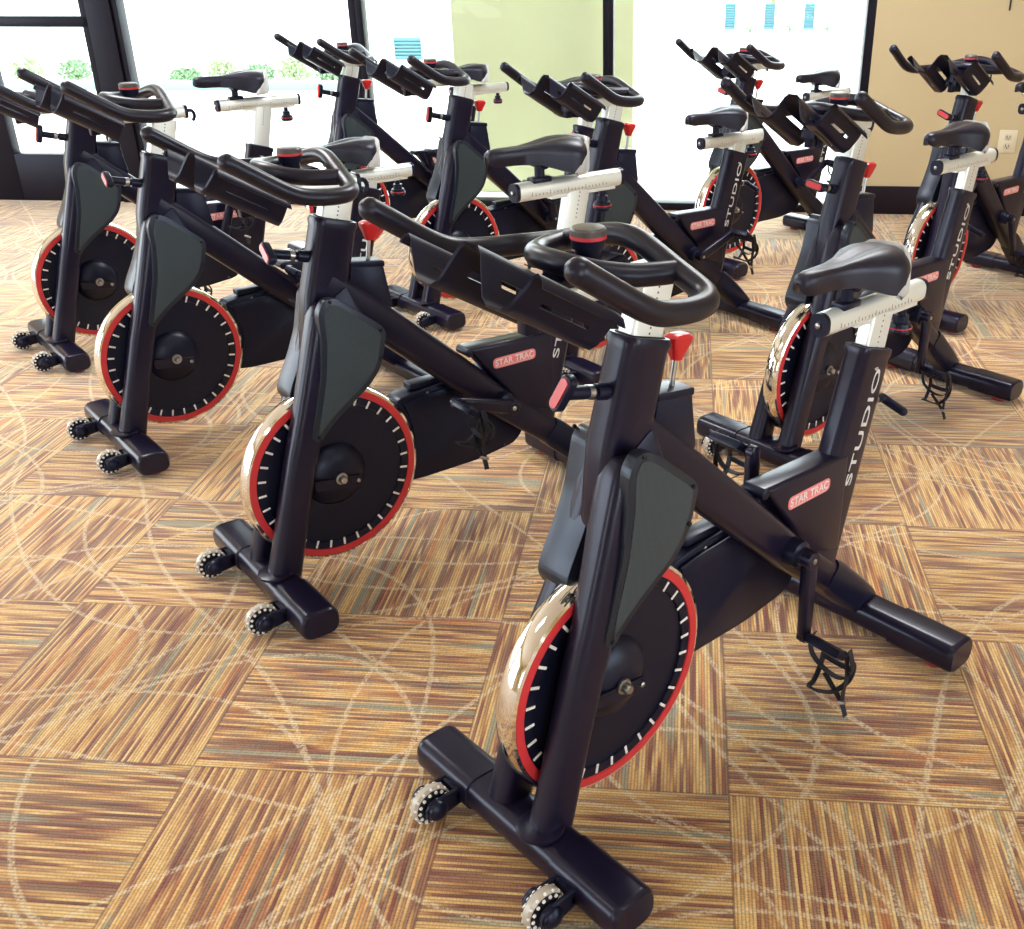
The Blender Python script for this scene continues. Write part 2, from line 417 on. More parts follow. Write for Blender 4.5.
def shrub(x, y, r, h, label, m, group=None, cat='shrub'):
    root = empty('shrub', (x, y, -.02)); tag(root, label, cat, group)
    mb = MB(); st = MB()
    for k in range(9):
        a = rng.uniform(0, 2*PI); e = rng.uniform(.2, .8)*r
        st.tube([(0, 0, 0), (math.cos(a)*e*.5, math.sin(a)*e*.5, h*.4), (math.cos(a)*e, math.sin(a)*e, h*.8)], .006, 5)
    t = mb.bm
    for k in range(420):
        a = rng.uniform(0, 2*PI); q = math.sqrt(rng.random()); z = rng.random()
        rr = r*q*math.sqrt(max(.05, 1-(z-.45)**2*2.6)); c = Vector((math.cos(a)*rr, math.sin(a)*rr, h*(.12+.88*z)))
        d = Vector((rng.gauss(0, 1), rng.gauss(0, 1), rng.gauss(.4, 1))).normalized(); s = d.orthogonal().normalized()
        L, W = .055, .018
        vs = [t.verts.new(c), t.verts.new(c+d*L*.5+s*W), t.verts.new(c+d*L), t.verts.new(c+d*L*.5-s*W)]
        t.faces.new(vs)
    mb.build('foliage', m, root); st.build('stem', mat('twig', (.2, .16, .1), .8) if 'twig' not in bpy.data.materials else bpy.data.materials['twig'], root)
    return root
for i, (x, h, lab) in enumerate((
    (-8.0, .48, 'tall green shrub outside the door glass, at the left edge of the view'),
    (-7.35, .42, 'green shrub outside the door glass, behind the handlebar horns at the left'),
    (-6.75, .22, 'low thin shrub outside, just left of the wide dark window post'),
    (-5.75, .26, 'low pale green shrub outside, just right of the wide dark window post'),
    (-5.25, .44, 'yellow green shrub outside, between the dark post and the leftmost visible saddle'),
    (-4.75, .34, 'loose green shrub outside, right above the raised saddle by the window'),
    (-4.25, .46, 'leafy green shrub outside, just right of the raised saddle by the window'),
    (-3.75, .28, 'small green shrub outside, left of the far handlebar tips'))):
    shrub(x, 15.45+rng.uniform(-.1, .1), .235, h*.62, lab, LEAF if i % 2 == 0 else LEAF2, 'shrubs in the planting strip outside')
LOUVB = mat('pale_blue_backing', (.17, .30, .34), .8)
LOUV = mat('pale_blue_slats', (.07, .19, .23), .7)
def slats(x, y, wd, h, label):
    r = empty('slatted_screen', (x, y, -.02)); tag(r, label, 'screen', 'pale blue slatted screens across the forecourt')
    s = MB(); k = 0; z = .08
    while z < h-.03:
        s.box(-wd/2+.02, wd/2-.02, -.02, .02, z, z+.030, .005); z += .052
    s.build('slats', LOUV, r)
    s = MB(); s.box(-wd/2+.015, wd/2-.015, .022, .03, .05, h-.03); s.build('backing', LOUVB, r)
    f_ = MB()
    for sx in (-1, 1): f_.box(sx*wd/2-.02, sx*wd/2+.02, -.03, .03, 0, h, .004)
    f_.build('frame', mat('white_frame', (.8, .85, .86), .7) if 'white_frame' not in bpy.data.materials else bpy.data.materials['white_frame'], r)
slats(-3.12, 18.1, .48, .42, 'pale blue slatted screen outside, seen through the second window beside the olive pillar')
slats(2.86, 25.1, .27, .62, 'leftmost of the three pale blue slatted screens outside the right window')
slats(3.73, 25.1, .27, .62, 'middle of the three pale blue slatted screens outside the right window')
slats(4.61, 25.1, .27, .62, 'rightmost of the three pale blue slatted screens outside the right window')
for x, lab in ((3.28, 'thin sapling outside between the left and middle slatted screens'), (4.16, 'thin sapling outside between the middle and right slatted screens'), (5.0, 'thin sapling outside right of the rightmost slatted screen')):
    r = empty('sapling', (x, 24.9, -.02)); tag(r, lab, 'sapling', 'saplings among the slatted screens')
    s = MB(); s.tube([(0, 0, 0), (.01, 0, .4), (.03, 0, 1.2)], .014, 6); s.build('trunk', bpy.data.materials['twig'], r)
    t = MB()
    for k in range(60):
        c = Vector((rng.gauss(0, .07), rng.gauss(0, .07), abs(rng.gauss(.08, .06)))); d = Vector((rng.gauss(0, 1), rng.gauss(0, 1), rng.gauss(0, 1))).normalized(); s_2 = d.orthogonal()*.02
        t.bm.faces.new([t.bm.verts.new(q) for q in (c, c+d*.03+s_2, c+d*.06, c+d*.03-s_2)])
    t.build('foliage', LEAF2, r)
tr = empty('tree', (4.0, 26.6, -.02)); tag(tr, 'green leafy tree crown outside above the three slatted screens', 'tree')
s = MB(); s.tube([(0, 0, 0), (.05, 0, .9), (0, 0, 2.2)], [.07, .06, .04], 8); s.build('trunk', bpy.data.materials['twig'], tr)
t = MB()
for k in range(900):
    c = Vector((rng.gauss(-.1, .55), rng.gauss(0, .4), 1.45+abs(rng.gauss(0, .5)))); d = Vector((rng.gauss(0, 1), rng.gauss(0, 1), rng.gauss(0, 1))).normalized(); s_2 = d.orthogonal()*.035
    t.bm.faces.new([t.bm.verts.new(q) for q in (c, c+d*.06+s_2, c+d*.12, c+d*.06-s_2)])
t.build('foliage', LEAF, tr)

# wall outlet and hanging cord
ot = empty('wall_outlet', wp(2.052, 0, .482), WA); tag(ot, 'cream duplex wall outlet on the tan wall at the right', 'outlet')
IVORY = mat('ivory_plastic', (.74, .68, .52), .4)
mb = MB(); mb.box(-.058, .058, -.008, 0, -.072, .072, .004); mb.build('cover_plate', IVORY, ot)
for z in (.028, -.028):
    mb = MB(); mb.prism(round_poly([(-.024, z-.020), (.024, z-.020), (.024, z+.020), (-.024, z+.020)], .012), 'y', -.011, -.006, .001)
    so = mb.build('socket', mat('ivory_socket', (.66, .60, .45), .4) if 'ivory_socket' not in bpy.data.materials else bpy.data.materials['ivory_socket'], ot)
    mb = MB(); mb.box(-.011, -.007, -.012, -.010, z-.006, z+.010); mb.box(.007, .011, -.012, -.010, z-.006, z+.008); mb.lathe([(0, .004), (.002, .004)], (0, -.012, z-.012), (0, 1, 0), 10)
    mb.build('slot', DARK, so)
mb = MB(); mb.tube([wp(1.931, -.008, 3.19), wp(1.93, -.01, 2.2), wp(1.933, -.012, 1.27)], .006, 8, smooth=4, round_end=True)
tag(mb.build('hanging_cord', STRAP), 'thin dark cord hanging down the tan wall above the outlet', 'cord')

# added frames, out of view, around the overhead fill lamps
for lab, (x, y) in zip(('added fill light panel, out of view, over the left foreground floor', 'added fill light panel, out of view, over the nearest bike', 'added fill light panel, out of view, over the far left bikes', 'added fill light panel, out of view, over the far right bikes'), ((-2.6, 1.2), (.9, 1.0), (-2.6, 4.6), (1.2, 4.6))):
    r = empty('fill_panel', (x, y, 3.2)); tag(r, lab, 'light', 'added fill light panels out of view')
    mb = MB()
    for x0, x1, y0, y1 in ((-.6, .6, -.325, -.28), (-.6, .6, .28, .325), (-.6, -.555, -.28, .28), (.555, .6, -.28, .28)): mb.box(x0, x1, y0, y1, -.04, 0, .003)
    mb.build('frame', bpy.data.materials['white_frame'], r)

# ------------------------------------------------------------------ the exercise bike (x forward, y to the rider's left)
parts_h, parts_hp, parts_s, parts_sp = [], [], [], []
LEAN = -.28
bike = empty('exercise_bike')
def P(mb, name, m, parent=None, **k): return mb.build(name, m, parent or bike, **k)
Y = Vector((0, 1, 0))
def up_dir(dx): return Vector((dx, 0, 1)).normalized()
hd = up_dir(LEAN); hx = Vector((hd.z, 0, -hd.x))            # head-tube axis and its fore-aft normal
def on_head(z): return Vector((.312+(.985-z)*.28, 0, z))
# head tube
mb = MB()
mb.beam([(on_head(.55)+Vector((-.045, 0, 0)), .040, .018, hx, Y), (on_head(.66)+Vector((-.012, 0, 0)), .050, .032, hx, Y), (on_head(.80), .058, .036, hx, Y), (on_head(.972), .056, .035, hx, Y), (on_head(.985), .059, .038, hx, Y), (on_head(.995), .056, .035, hx, Y)], .022)
head = P(mb, 'head_tube', BLACK)
mb = MB(); mb.beam([(on_head(.990), .046, .026, hx, Y), (on_head(.9965), .046, .026, hx, Y)], .012); P(mb, 'collar', DARK, head)
# fork legs
for s in (1, -1):
    mb = MB()
    st = []
    for x, z, y, hu, hv in ((.364, .792, .033, .036, .024), (.367, .788, .034, .043, .032), (.371, .779, .035, .046, .035), (.383, .75, .036, .047, .036), (.404, .69, .040, .046, .036), (.434, .60, .047, .045, .034), (.469, .50, .054, .043, .032), (.506, .40, .059, .042, .031), (.545, .27, .061, .042, .030), (.579, .15, .062, .043, .030), (.603, .066, .062, .045, .031)):
        if s < 0: x -= .026*min(1, max(0, (z-.42)/.12)); hv -= .004*(z > .5)
        st.append(((x, s*y, z), hu, hv, hx, Y))
    mb.beam(st, .024)
    P(mb, 'fork_leg', BLACK)
# front foot
def foot(cx, name, half=.31):
    mb = MB(); hz = .038; hw = .052; zc = .052
    rings = []
    prof = [(-half, .90), (-half+.006, .985), (-half+.016, 1), (-.13, 1), (-.128, .93), (.128, .93), (.13, 1), (half-.016, 1), (half-.006, .985), (half, .90)]
    st = [((cx, y, zc-.0), hw*k, hz*(k if k > .9 else k), Vector((1, 0, 0)), Vector((0, 0, 1))) for y, k in prof]
    mb.beam(st, .026)
    o = P(mb, name, BLACK)
    return o
ff = foot(.612, 'front_foot')
for s in (1, -1):
    mb = MB(); mb.lathe([(0, .020), (.004, .026), (.022, .024)], (.606, s*.262, .0), (0, 0, 1), 20); P(mb, 'levelling_pad', REDFOOT, ff)
mb = MB(); mb.lathe([(0, .045), (.002, .047), (.008, .046), (.010, .040)], (.624, .062, .0885), (.0, 0, 1), 24)
P(mb, 'weld_collar', BLACK, ff)
# casters
for s in (1, -1):
    yc = s*.178
    mb = MB()
    for sy in (-1, 1):
        mb.beam([((.655, yc+sy*.0235, .048), .0045, .020, Y, Vector((0, 0, 1))), ((.700, yc+sy*.0235, .046), .0045, .024, Y, Vector((0, 0, 1))), ((.735, yc+sy*.0235, .045), .0045, .020, Y, Vector((0, 0, 1))), ((.743, yc+sy*.0235, .045), .0040, .010, Y, Vector((0, 0, 1)))], .004)
        mb.lathe([(.018, .024), (.034, .021), (.040, .014), (.042, .006)], (.718, yc, .045), (0, sy, 0), 22)
    mb.beam([((.650, yc, .046), .028, .020, Y, Vector((0, 0, 1))), ((.672, yc, .046), .028, .020, Y, Vector((0, 0, 1)))], .010)
    ca = P(mb, 'caster', PLAST)
    mb = MB(); mb.lathe([(-.012, .026), (-.012, .037), (-.006, .0435), (.006, .0435), (.012, .037), (.012, .026), (-.012, .026)], (.718, yc, .045), (0, 1, 0), 30)
    P(mb, 'caster_tread', CLEARW, ca)
    mb = MB()
    for sy in (-1, 1): mb.lathe([(.0118, .0385), (.0130, .0370), (.0130, .020)], (.718, yc, .045), (0, sy, 0), 24)
    P(mb, 'tread_web', DARK, ca)
    mb = MB()
    for k in range(14):
        an = 2*PI*k/14
        for sy in (-1, 1):
            mb.lathe([(0, .0042), (.0030, .0036)], (.718+.0335*math.cos(an), yc+sy*.0126, .045+.0335*math.sin(an)), (0, sy, 0), 6)
            mb.lathe([(0, .0035), (.0012, .003)], (.718+.0415*math.cos(an+.22), yc+sy*.0085, .045+.0415*math.sin(an+.22)), (math.cos(an+.22)*.7, sy*.7, math.sin(an+.22)*.7), 6)
    P(mb, 'tread_studs', WHITE, ca)
# main tube
def bx(x, zt, zb, hw=.036):
    d = Vector((-1, 0, -.885)).normalized(); nrm = Vector((d.z*-1, 0, d.x)) ; nrm = Vector((-.885, 0, 1)).normalized()
    c = Vector((x, 0, (zt+zb)/2)); th = (zt-zb)*nrm.z/2*.98
    return (c, hw, th, Y, nrm)
mb = MB()
mb.beam([bx(.36, .90, .775), bx(.30, .85, .715), bx(.19, .752, .618), bx(.0, .580, .450), bx(-.18, .412, .290), bx(-.36, .262, .150), bx(-.47, .163, .058), bx(-.520, .112, .018)], .022)
main = P(mb, 'main_tube', BLACK)
# cover where it meets the rear foot
mb = MB(); mb.beam([bx(-.335, .288, .176, .0385), bx(-.36, .272, .144, .0395), bx(-.45, .193, .066, .040), bx(-.515, .130, .016, .040), bx(-.530, .112, .008, .038)], .020)
P(mb, 'rear_cover', PLAST, main)
rf = foot(-.512, 'rear_foot')
for s in (1, -1):
    mb = MB(); mb.lathe([(0, .026), (.006, .031), (.020, .028)], (-.51, s*.245, .0), (0, 0, 1), 22); P(mb, 'rubber_pad', REDFOOT, rf)
# seat tube
def on_seat(z): return Vector((-.430-(z-.785)*.28, 0, z))
SX0 = .0
mb = MB()
mb.beam([(on_seat(.27)+Vector((.0, 0, 0)), .070, .032, hx, Y), (on_seat(.50), .064, .032, hx, Y), (on_seat(.772), .060, .032, hx, Y), (on_seat(.780), .063, .035, hx, Y), (on_seat(.792), .061, .034, hx, Y)], .022)
seat_tube = P(mb, 'seat_tube', BLACK)
mb = MB(); mb.beam([(on_seat(.788), .050, .024, hx, Y), (on_seat(.7935), .050, .024, hx, Y)], .012); P(mb, 'collar', DARK, seat_tube)
# lettering up the seat tube
axu = hd; axv = Vector((hd.z, 0, -hd.x))    # reading direction up the tube
c0 = on_seat(.612) + hx*(-.014)
mt = Matrix((axu, axv, axu.cross(axv))).transposed().to_4x4()
mt.translation = c0+Vector((0, .0325, 0))
if mt.to_3x3().col[2].y < 0: mt = mt @ Matrix.Diagonal((1, 1, 1, 1))
text_mesh('lettering', 'STUDIO', .033, mt, SILV, seat_tube, sx=2.35, bold=.0002)
mt2 = mt.copy(); mt2.translation = on_seat(.748)+hx*(-.002)+Vector((0, .0325, 0))
text_mesh('lettering', '6', .020, mt2, SILV, seat_tube, sx=1.0)
# gusset panel between main tube and seat tube
mb = MB()
mb.prism([(-.045, .570), (-.350, .560), (-.350, .30), (-.24, .33)], 'y', -.0335, .0335, .010, 3)
gus = P(mb, 'frame_gusset', BLACK)
mb = MB(); mb.lathe([(-.030, .010), (-.028, .013), (.028, .013), (.030, .010)], (-.052, 0, .556), (0, 1, 0), 16); P(mb, 'gusset_cap', PLAST, gus)
mb = MB()
Lx, Lz = -.204, .5055
mb.prism([(x+Lx, z+Lz) for x, z in round_poly([(-.077, -.0165), (.077, -.0165), (.077, .0165), (-.077, .0165)], .0165, 6)], 'y', .0332, .0345, .0004, 1)
badge = P(mb, 'badge', PINK, gus); badge['label'] = 'rose red oval badge'
# the plate is a prism from y .0262; letters and inner line stand on it
tm = Matrix(((-1, 0, 0), (0, 0, 1), (0, 1, 0))).to_4x4(); tm.translation = (Lx, .0346, Lz)
E_TXT = text_mesh('badge_lettering', 'STAR TRAC', .0265, tm, WHITE, gus, sx=.98, bold=.0003)
mb = MB()
op = round_poly([(-.070, -.0125), (.070, -.0125), (.070, .0125), (-.070, .0125)], .0125, 6)
ip = offset_poly(op, .0014)
rings = [[Vector((x+Lx, y, z+Lz)) for x, z in q] for q, y in ((op, .0344), (op, .0349), (ip, .0349), (ip, .0344))]
mb.loft(rings, cap=False, closed=True); P(mb, 'badge_border', PALEP, gus)
# belt guard on the right side, behind the flywheel
mb = MB()
arc = [(.40+.268*math.cos(a_), .306+.268*math.sin(a_)) for a_ in [math.radians(q) for q in (150, 162, 174, 186, 198, 208)]]
gp = arc + [(.10, .172), (-.10, .172), (-.24, .190), (-.275, .225), (-.30, .33), (-.27, .42), (-.20, .47), (-.05, .462), (.10, .452)]
gp = round_poly(gp, .02, 2)
mb.prism(gp, 'y', -.105, -.040, .010, 3)
mb.prism(offset_poly(gp, .016), 'y', -.04, -.030, .006, 2)
guard = P(mb, 'belt_guard', PLAST)
mb = MB()
for x, z in ((.06, .44), (-.12, .452), (.04, .19), (-.2, .2)): mb.lathe([(0, .005), (.003, .005), (.004, .003)], (x, -.0405, z), (0, 1, 0), 10)
P(mb, 'screws', STEEL, guard)
mb = MB(); mb.box(-.02, .11, -.09, -.05, .455, .475, .004); P(mb, 'guard_lid', PLAST, guard)
# flywheel
AX, AZ, RW = .40, .306, .243
def disc_y(prof, seg=72): 
    m_ = MB(); m_.lathe(prof, (AX, 0, AZ), (0, 1, 0), seg); return m_
fly = P(disc_y([(-.018, .02), (-.018, RW-.008), (-.010, RW-.004), (.010, RW-.004), (.018, RW-.008), (.018, .02)]), 'flywheel', DISC)
# chrome rim: closed ring section
def ring_y(sec, seg=96):
    m_ = MB(); rings = []
    for k in range(seg):
        an = 2*PI*k/seg; rings.append([Vector((AX+r*math.cos(an), y, AZ+r*math.sin(an))) for y, r in sec])
    m_.loft(rings, cap=False, closed=True); return m_
P(ring_y([(-.024, RW-.004), (-.027, RW+.003), (-.024, RW+.009), (-.014, RW+.0135), (0, RW+.015), (.014, RW+.0135), (.024, RW+.009), (.027, RW+.003), (.024, RW-.004), (0, RW-.007)]), 'rim', CHROME, fly)
for y0 in (1, -1):
    P(ring_y([(y0*.0245, RW-.0175), (y0*.0275, RW-.0165), (y0*.0275, RW+.001), (y0*.0245, RW+.002), (y0*.015, RW-.008)]), 'red_ring', RED, fly)
P(ring_y([(.016, RW-.040), (.0235, RW-.038), (.0245, RW-.018), (.016, RW-.016)]), 'inner_lip', DISC, fly)
mb = MB()
for k in range(32):
    an = 2*PI*k/32; m4 = Matrix.Translation((AX, 0, AZ)) @ Matrix.Rotation(-an, 4, 'Y')
    mb.box(.200, .2225, .0238, .0262, -.0032, .0032, .0012, m4)
ticks = P(mb, 'tick_marks', WHITE, fly); ticks['kind'] = 'stuff'
mb = MB()
hub = [(.017, .092), (.024, .090), (.036, .078), (.046, .058), (.052, .034), (.053, .012)]
mb.lathe(hub, (AX, 0, AZ), (0, 1, 0), 40)
P(mb, 'hub_dome', DISC, fly)
# brackets with slot that carries the axle, near side
mb = MB(); mb.prism(round_poly([(.34, .266), (.478, .288), (.478, .318), (.34, .300)], .006), 'y', .053, .059, .0015, 1)
br = P(mb, 'axle_bracket', BLACK)
mb = MB(); mb.box(.352, .472, .0585, .0596, .296, .304, 0, Matrix.Translation((.41, 0, .300)) @ Matrix.Rotation(math.radians(-6), 4, 'Y') @ Matrix.Translation((-.41, 0, -.300))); P(mb, 'slot', DARK, br)
mb = MB(); mb.lathe([(.056, .017), (.0615, .017), (.0615, .011), (.075, .0105), (.078, .008)], (AX, 0, AZ), (0, 1, 0), 20); P(mb, 'axle_nut', STEEL, br)
mb = MB(); mb.lathe([(.056, .006), (.065, .006), (.067, .003)], (.352, 0, .287), (0, 1, 0), 12); P(mb, 'adjuster_bolt', STEEL, br)
# shrouds either side of the fork
poly = [(.415, .800), (.388, .826), (.352, .815), (.245, .722), (.232, .700), (.246, .640), (.282, .585)]
arc2 = [(AX+.215*math.cos(math.radians(q)), AZ+.215*math.sin(math.radians(q))) for q in (112, 104, 96, 88, 80)]
poly = poly[:6] + [(.262, .600), (.300, .560), (.345, .530), (.395, .497), (.435, .455), (.452, .440), (.472, .455), (.452, .540), (.428, .640), (.424, .720)]
poly = [(.420, .790), (.396, .822), (.360, .813), (.252, .722), (.238, .700), (.252, .640), (.268, .600), (.304, .562), (.349, .532), (.399, .499), (.439, .464), (.458, .442), (.481, .458), (.462, .520), (.434, .620), (.421, .710)]
polyR = [(.385, .800), (.365, .818), (.340, .805)] + poly[3:10] + [(.404, .468), (.462, .510), (.480, .545), (.466, .580), (.434, .640), (.408, .700)]
for s in (1, -1):
    rp = round_poly(poly if s > 0 else [(x+.010, z) for x, z in polyR], .018, 4)
    mb = MB(); a0, b0 = (.064, .090) if s > 0 else (-.090, -.006)
    mb.prism(rp, 'y', a0, b0, .008 if s > 0 else .013, 3)
    sh = P(mb, 'side_shroud', SHROUD)
    ip = offset_poly(rp, .015)
    mb = MB(); a1, b1 = (.0895, .0912) if s > 0 else (-.0912, -.0895)
    mb.prism(ip, 'y', a1, b1, .0012, 1); P(mb, 'carbon_inlay', CARBON, sh)
    mb = MB()
    for x, z in ((.386, .812), (.254, .708), (.262, .632), (.461, .457)): mb.lathe([(0, .0045), (.004, .0045), (.005, .003)], (x, s*.0898, z), (0, s, 0), 10)
    P(mb, 'screws', DARK, sh)
mb = MB(); mb.prism(round_poly([(.31, .83), (.37, .79), (.40, .70), (.430, .60), (.38, .585), (.30, .60), (.25, .68)], .015, 3), 'y', -.040, .040, .008, 2)
P(mb, 'wheel_hood', PLAST)
# brake box with lever behind the head tube
mb = MB(); mb.prism(round_poly([(.285, .878), (.196, .866), (.178, .745), (.21, .70), (.30, .79)], .010, 3), 'y', -.026, .026, .006, 2)
mb.prism(round_poly([(.288, .884), (.192, .872), (.192, .856), (.288, .868)], .004, 2), 'y', -.029, .029, .004, 2)
bk = P(mb, 'brake_box', PLAST)
mb = MB(); mb.tube([(.225, 0, .872), (.216, 0, .930)], .0055, 12); P(mb, 'lever_rod', STEEL, bk)
mb = MB(); ldir = Vector((-.1, 0, 1)).normalized(); lu = Vector((ldir.z, 0, -ldir.x)); lo = Vector((.214, 0, .925))
mb.beam([(lo, .012, .010, lu, Y), (lo+ldir*.006, .014, .011, lu, Y), (lo+ldir*.036, .026, .018, lu, Y), (lo+ldir*.044, .026, .018, lu, Y), (lo+ldir*.049, .020, .013, lu, Y)], .009)
P(mb, 'emergency_brake_knob', REDP, bk)
# pop pin at the front of the head tube
pf = on_head(.895)+hx*.055; pd = Vector((.97, 0, .24)).normalized(); 
mb = MB(); mb.lathe([(0, .015), (.030, .015), (.030, .010), (.036, .010), (.036, .0125), (.092, .0125), (.094, .009)], pf, pd, 20)
pop = P(mb, 'height_pin', PLAST)
mb = MB(); mb.lathe([(0, .0135), (.012, .0135), (.012, .010)], pf+pd*.038, pd, 20); P(mb, 'pin_collar', STEEL, pop)
pc = pf+pd*.103
pu = Vector((-pd.z, 0, pd.x))
pc0, pc = pc, Vector((0, 0, 0))
mb = MB(); mb.beam([(pc-pd*.010, .033, .011, pu, Y), (pc-pd*.006, .036, .0145, pu, Y), (pc+pd*.007, .036, .0145, pu, Y), (pc+pd*.010, .034, .012, pu, Y)], .013); pin_h = P(mb, 'pin_handle', PLAST, pop, loc=pc0)
mb = MB(); mb.beam([(pc+pd*.009, .031, .0095, pu, Y), (pc+pd*.0125, .030, .009, pu, Y)], .009); pin_r = P(mb, 'red_insert', REDP, pop, loc=pc0)
pc = pc0

# handlebar post
def H(mb, name, m, parent=None, **k):
    o = mb.build(name, m, parent or bike, **k)
    if parent is None: parts_h.append(o)
    return o
mb = MB(); mb.beam([(on_head(.72), .040, .021, hx, Y), (on_head(1.068), .040, .021, hx, Y)], .008)
o = mb.build('handlebar_post', ALU, bike); parts_hp.append(o)
mb = MB()
for k in range(14): 
    q = on_head(.93+k*.010); mb.lathe([(0, .0022), (.0006, .0022)], q+Vector((0, .0208, 0)), (0, 1, 0), 8)
mb.build('height_marks', TICK, o)
# handlebar slider
mb = MB(); X = Vector((1, 0, 0)); Z = Vector((0, 0, 1))
mb.beam([((.225, 0, 1.083), .024, .019, Y, Z), ((.46, 0, 1.083), .024, .019, Y, Z)], .010)
sl = H(mb, 'handlebar_slider', ALU)
mb = MB(); mb.beam([((.218, 0, 1.083), .026, .021, Y, Z), ((.228, 0, 1.083), .026, .021, Y, Z)], .011); P(mb, 'end_cap', PLAST, sl); mb = MB(); mb.beam([((.457, 0, 1.083), .026, .021, Y, Z), ((.466, 0, 1.083), .026, .021, Y, Z)], .011); P(mb, 'end_cap', PLAST, sl)
mb = MB(); mb.tube([(.235, .0, 1.080), (.200, .0, 1.084), (.190, 0, 1.068), (.196, 0, 1.054)], .006, 8, smooth=4, round_end=True); P(mb, 'locking_hook', PLAST, sl)
# bracket carrying bars and bottle holder
mb = MB(); mb.prism(round_poly([(.30, 1.10), (.46, 1.10), (.50, 1.075), (.53, 1.055), (.53, 1.09), (.44, 1.125), (.33, 1.135)], .01, 3), 'y', -.026, .026, .005, 2)
H(mb, 'bar_bracket', PLAST)
# handlebar: outer loop
half = [(.631, .250, 1.209), (.600, .2515, 1.189), (.560, .2545, 1.163), (.520, .2560, 1.138), (.484, .254, 1.121), (.445, .251, 1.112), (.400, .247, 1.107), (.362, .236, 1.106), (.338, .213, 1.109), (.328, .180, 1.116), (.320, .135, 1.127), (.312, .085, 1.141), (.305, .040, 1.152)]
pts = half + [(.303, 0, 1.156)] + [(x, -y, z) for x, y, z in half[::-1]]
mb = MB(); mb.tube(pts, .0192, 18, smooth=3, round_end=True)
bar = H(mb, 'handlebar', RUBBER, angle=80)
inner = [(.324, .135, 1.126), (.358, .126, 1.127), (.396, .110, 1.129), (.432, .080, 1.134), (.455, .042, 1.140), (.462, 0, 1.142)]
pts = inner + [(x, -y, z) for x, y, z in inner[::-1][1:]]
mb = MB(); mb.tube(pts, .0190, 16, smooth=4); P(mb, 'centre_grip', RUBBER, bar, angle=80)
mb = MB(); mb.lathe([(1.112, .022), (1.150, .022), (1.150, .027), (1.166, .029)], (.386, 0, 0), (0, 0, 1), 28)
kn = H(mb, 'resistance_knob', PLAST)
mb = MB(); mb.lathe([(1.166, .0300), (1.1715, .0300)], (.386, 0, 0), (0, 0, 1), 28); P(mb, 'red_band', RED, kn)
mb = MB(); mb.lathe([(1.1715, .0295), (1.180, .0295), (1.184, .026), (1.1855, .015)], (.386, 0, 0), (0, 0, 1), 28); P(mb, 'knob_cap', mat('knob_grey', (.09, .08, .08), .35), kn)
# bottle holder: wavy tray
ext = Vector((-.165, 0, -.098))
prof = [(-.176, 1.170), (-.170, 1.181), (-.158, 1.186), (-.148, 1.180), (-.141, 1.168), (-.117, 1.138), (-.103, 1.128), (-.070, 1.127), (-.056, 1.136), (-.028, 1.188), (-.016, 1.198), (.016, 1.198), (.028, 1.188), (.056, 1.136), (.070, 1.127), (.103, 1.128), (.117, 1.138), (.141, 1.168), (.148, 1.180), (.158, 1.186), (.170, 1.181), (.176, 1.170)]
def holder():
    t = bmesh.new(); NU = 8
    def fx(z): return .617+(1.198-z)*.42
    # slots: skip cells on walls and floor
    cols = []
    n_ = len(prof)
    # refine profile
    pr = []
    for i in range(n_-1):
        (y0, z0), (y1, z1) = prof[i], prof[i+1]
        L = math.hypot(y1-y0, z1-z0); kk = 5 if L > .03 else 1
        for j in range(kk): pr.append((y0+(y1-y0)*j/kk, z0+(z1-z0)*j/kk, kk, j))
    pr.append((*prof[-1], 1, 0))
    us = [0, .06, .22, .36, .50, .64, .80, .92, 1]
    V = [[None]*len(us) for _ in pr]
    for i, (y, z, kk, j) in enumerate(pr):
        for q, u in enumerate(us):
            c = Vector((fx(z), y, z))+ext*u*(1-.10*max(0, (z-1.127)/.071)**1.5)
            V[i][q] = t.verts.new(c)
    W2 = [[None]*len(us) for _ in pr]
    for i in range(len(pr)):
        a, b = pr[max(0, i-1)], pr[min(len(pr)-1, i+1)]
        tn = Vector((0, b[0]-a[0], b[1]-a[1])).normalized(); nn = Vector((.3, -tn.z, tn.y)).normalized()
        for q in range(len(us)): W2[i][q] = t.verts.new(V[i][q].co-nn*.0048)
    keep = {}
    for i in range(len(pr)-1):
        for q in range(len(us)-1):
            slot = pr[i][2] == 5 and pr[i][3] == 2 and 2 <= q <= 5
            keep[i, q] = not slot
    for (i, q), kp in keep.items():
        if not kp: continue
        t.faces.new((V[i][q], V[i+1][q], V[i+1][q+1], V[i][q+1]))
        t.faces.new((W2[i][q], W2[i][q+1], W2[i+1][q+1], W2[i+1][q]))
        for di, dq, e in ((-1, 0, ((i, q), (i, q+1))), (1, 0, ((i+1, q+1), (i+1, q))), (0, -1, ((i+1, q), (i, q))), (0, 1, ((i, q+1), (i+1, q+1)))):
            if not keep.get((i+di, q+dq), False):
                (a0, a1), (b0, b1) = e
                t.faces.new((V[b0][b1], V[a0][a1], W2[a0][a1], W2[b0][b1]))
    bmesh.ops.recalc_face_normals(t, faces=t.faces)
    mb = MB(); mb.merge(t)
    mb.box(.50, .53, -.012, .012, 1.035, 1.13, .003)
    return mb
ho = H(holder(), 'bottle_holder', PLAST, angle=50)
mb = MB(); mb.tube([(.475, 0, 1.062), (.475, 0, 1.035)], .020, 16); H(mb, 'bar_clamp', PLAST)

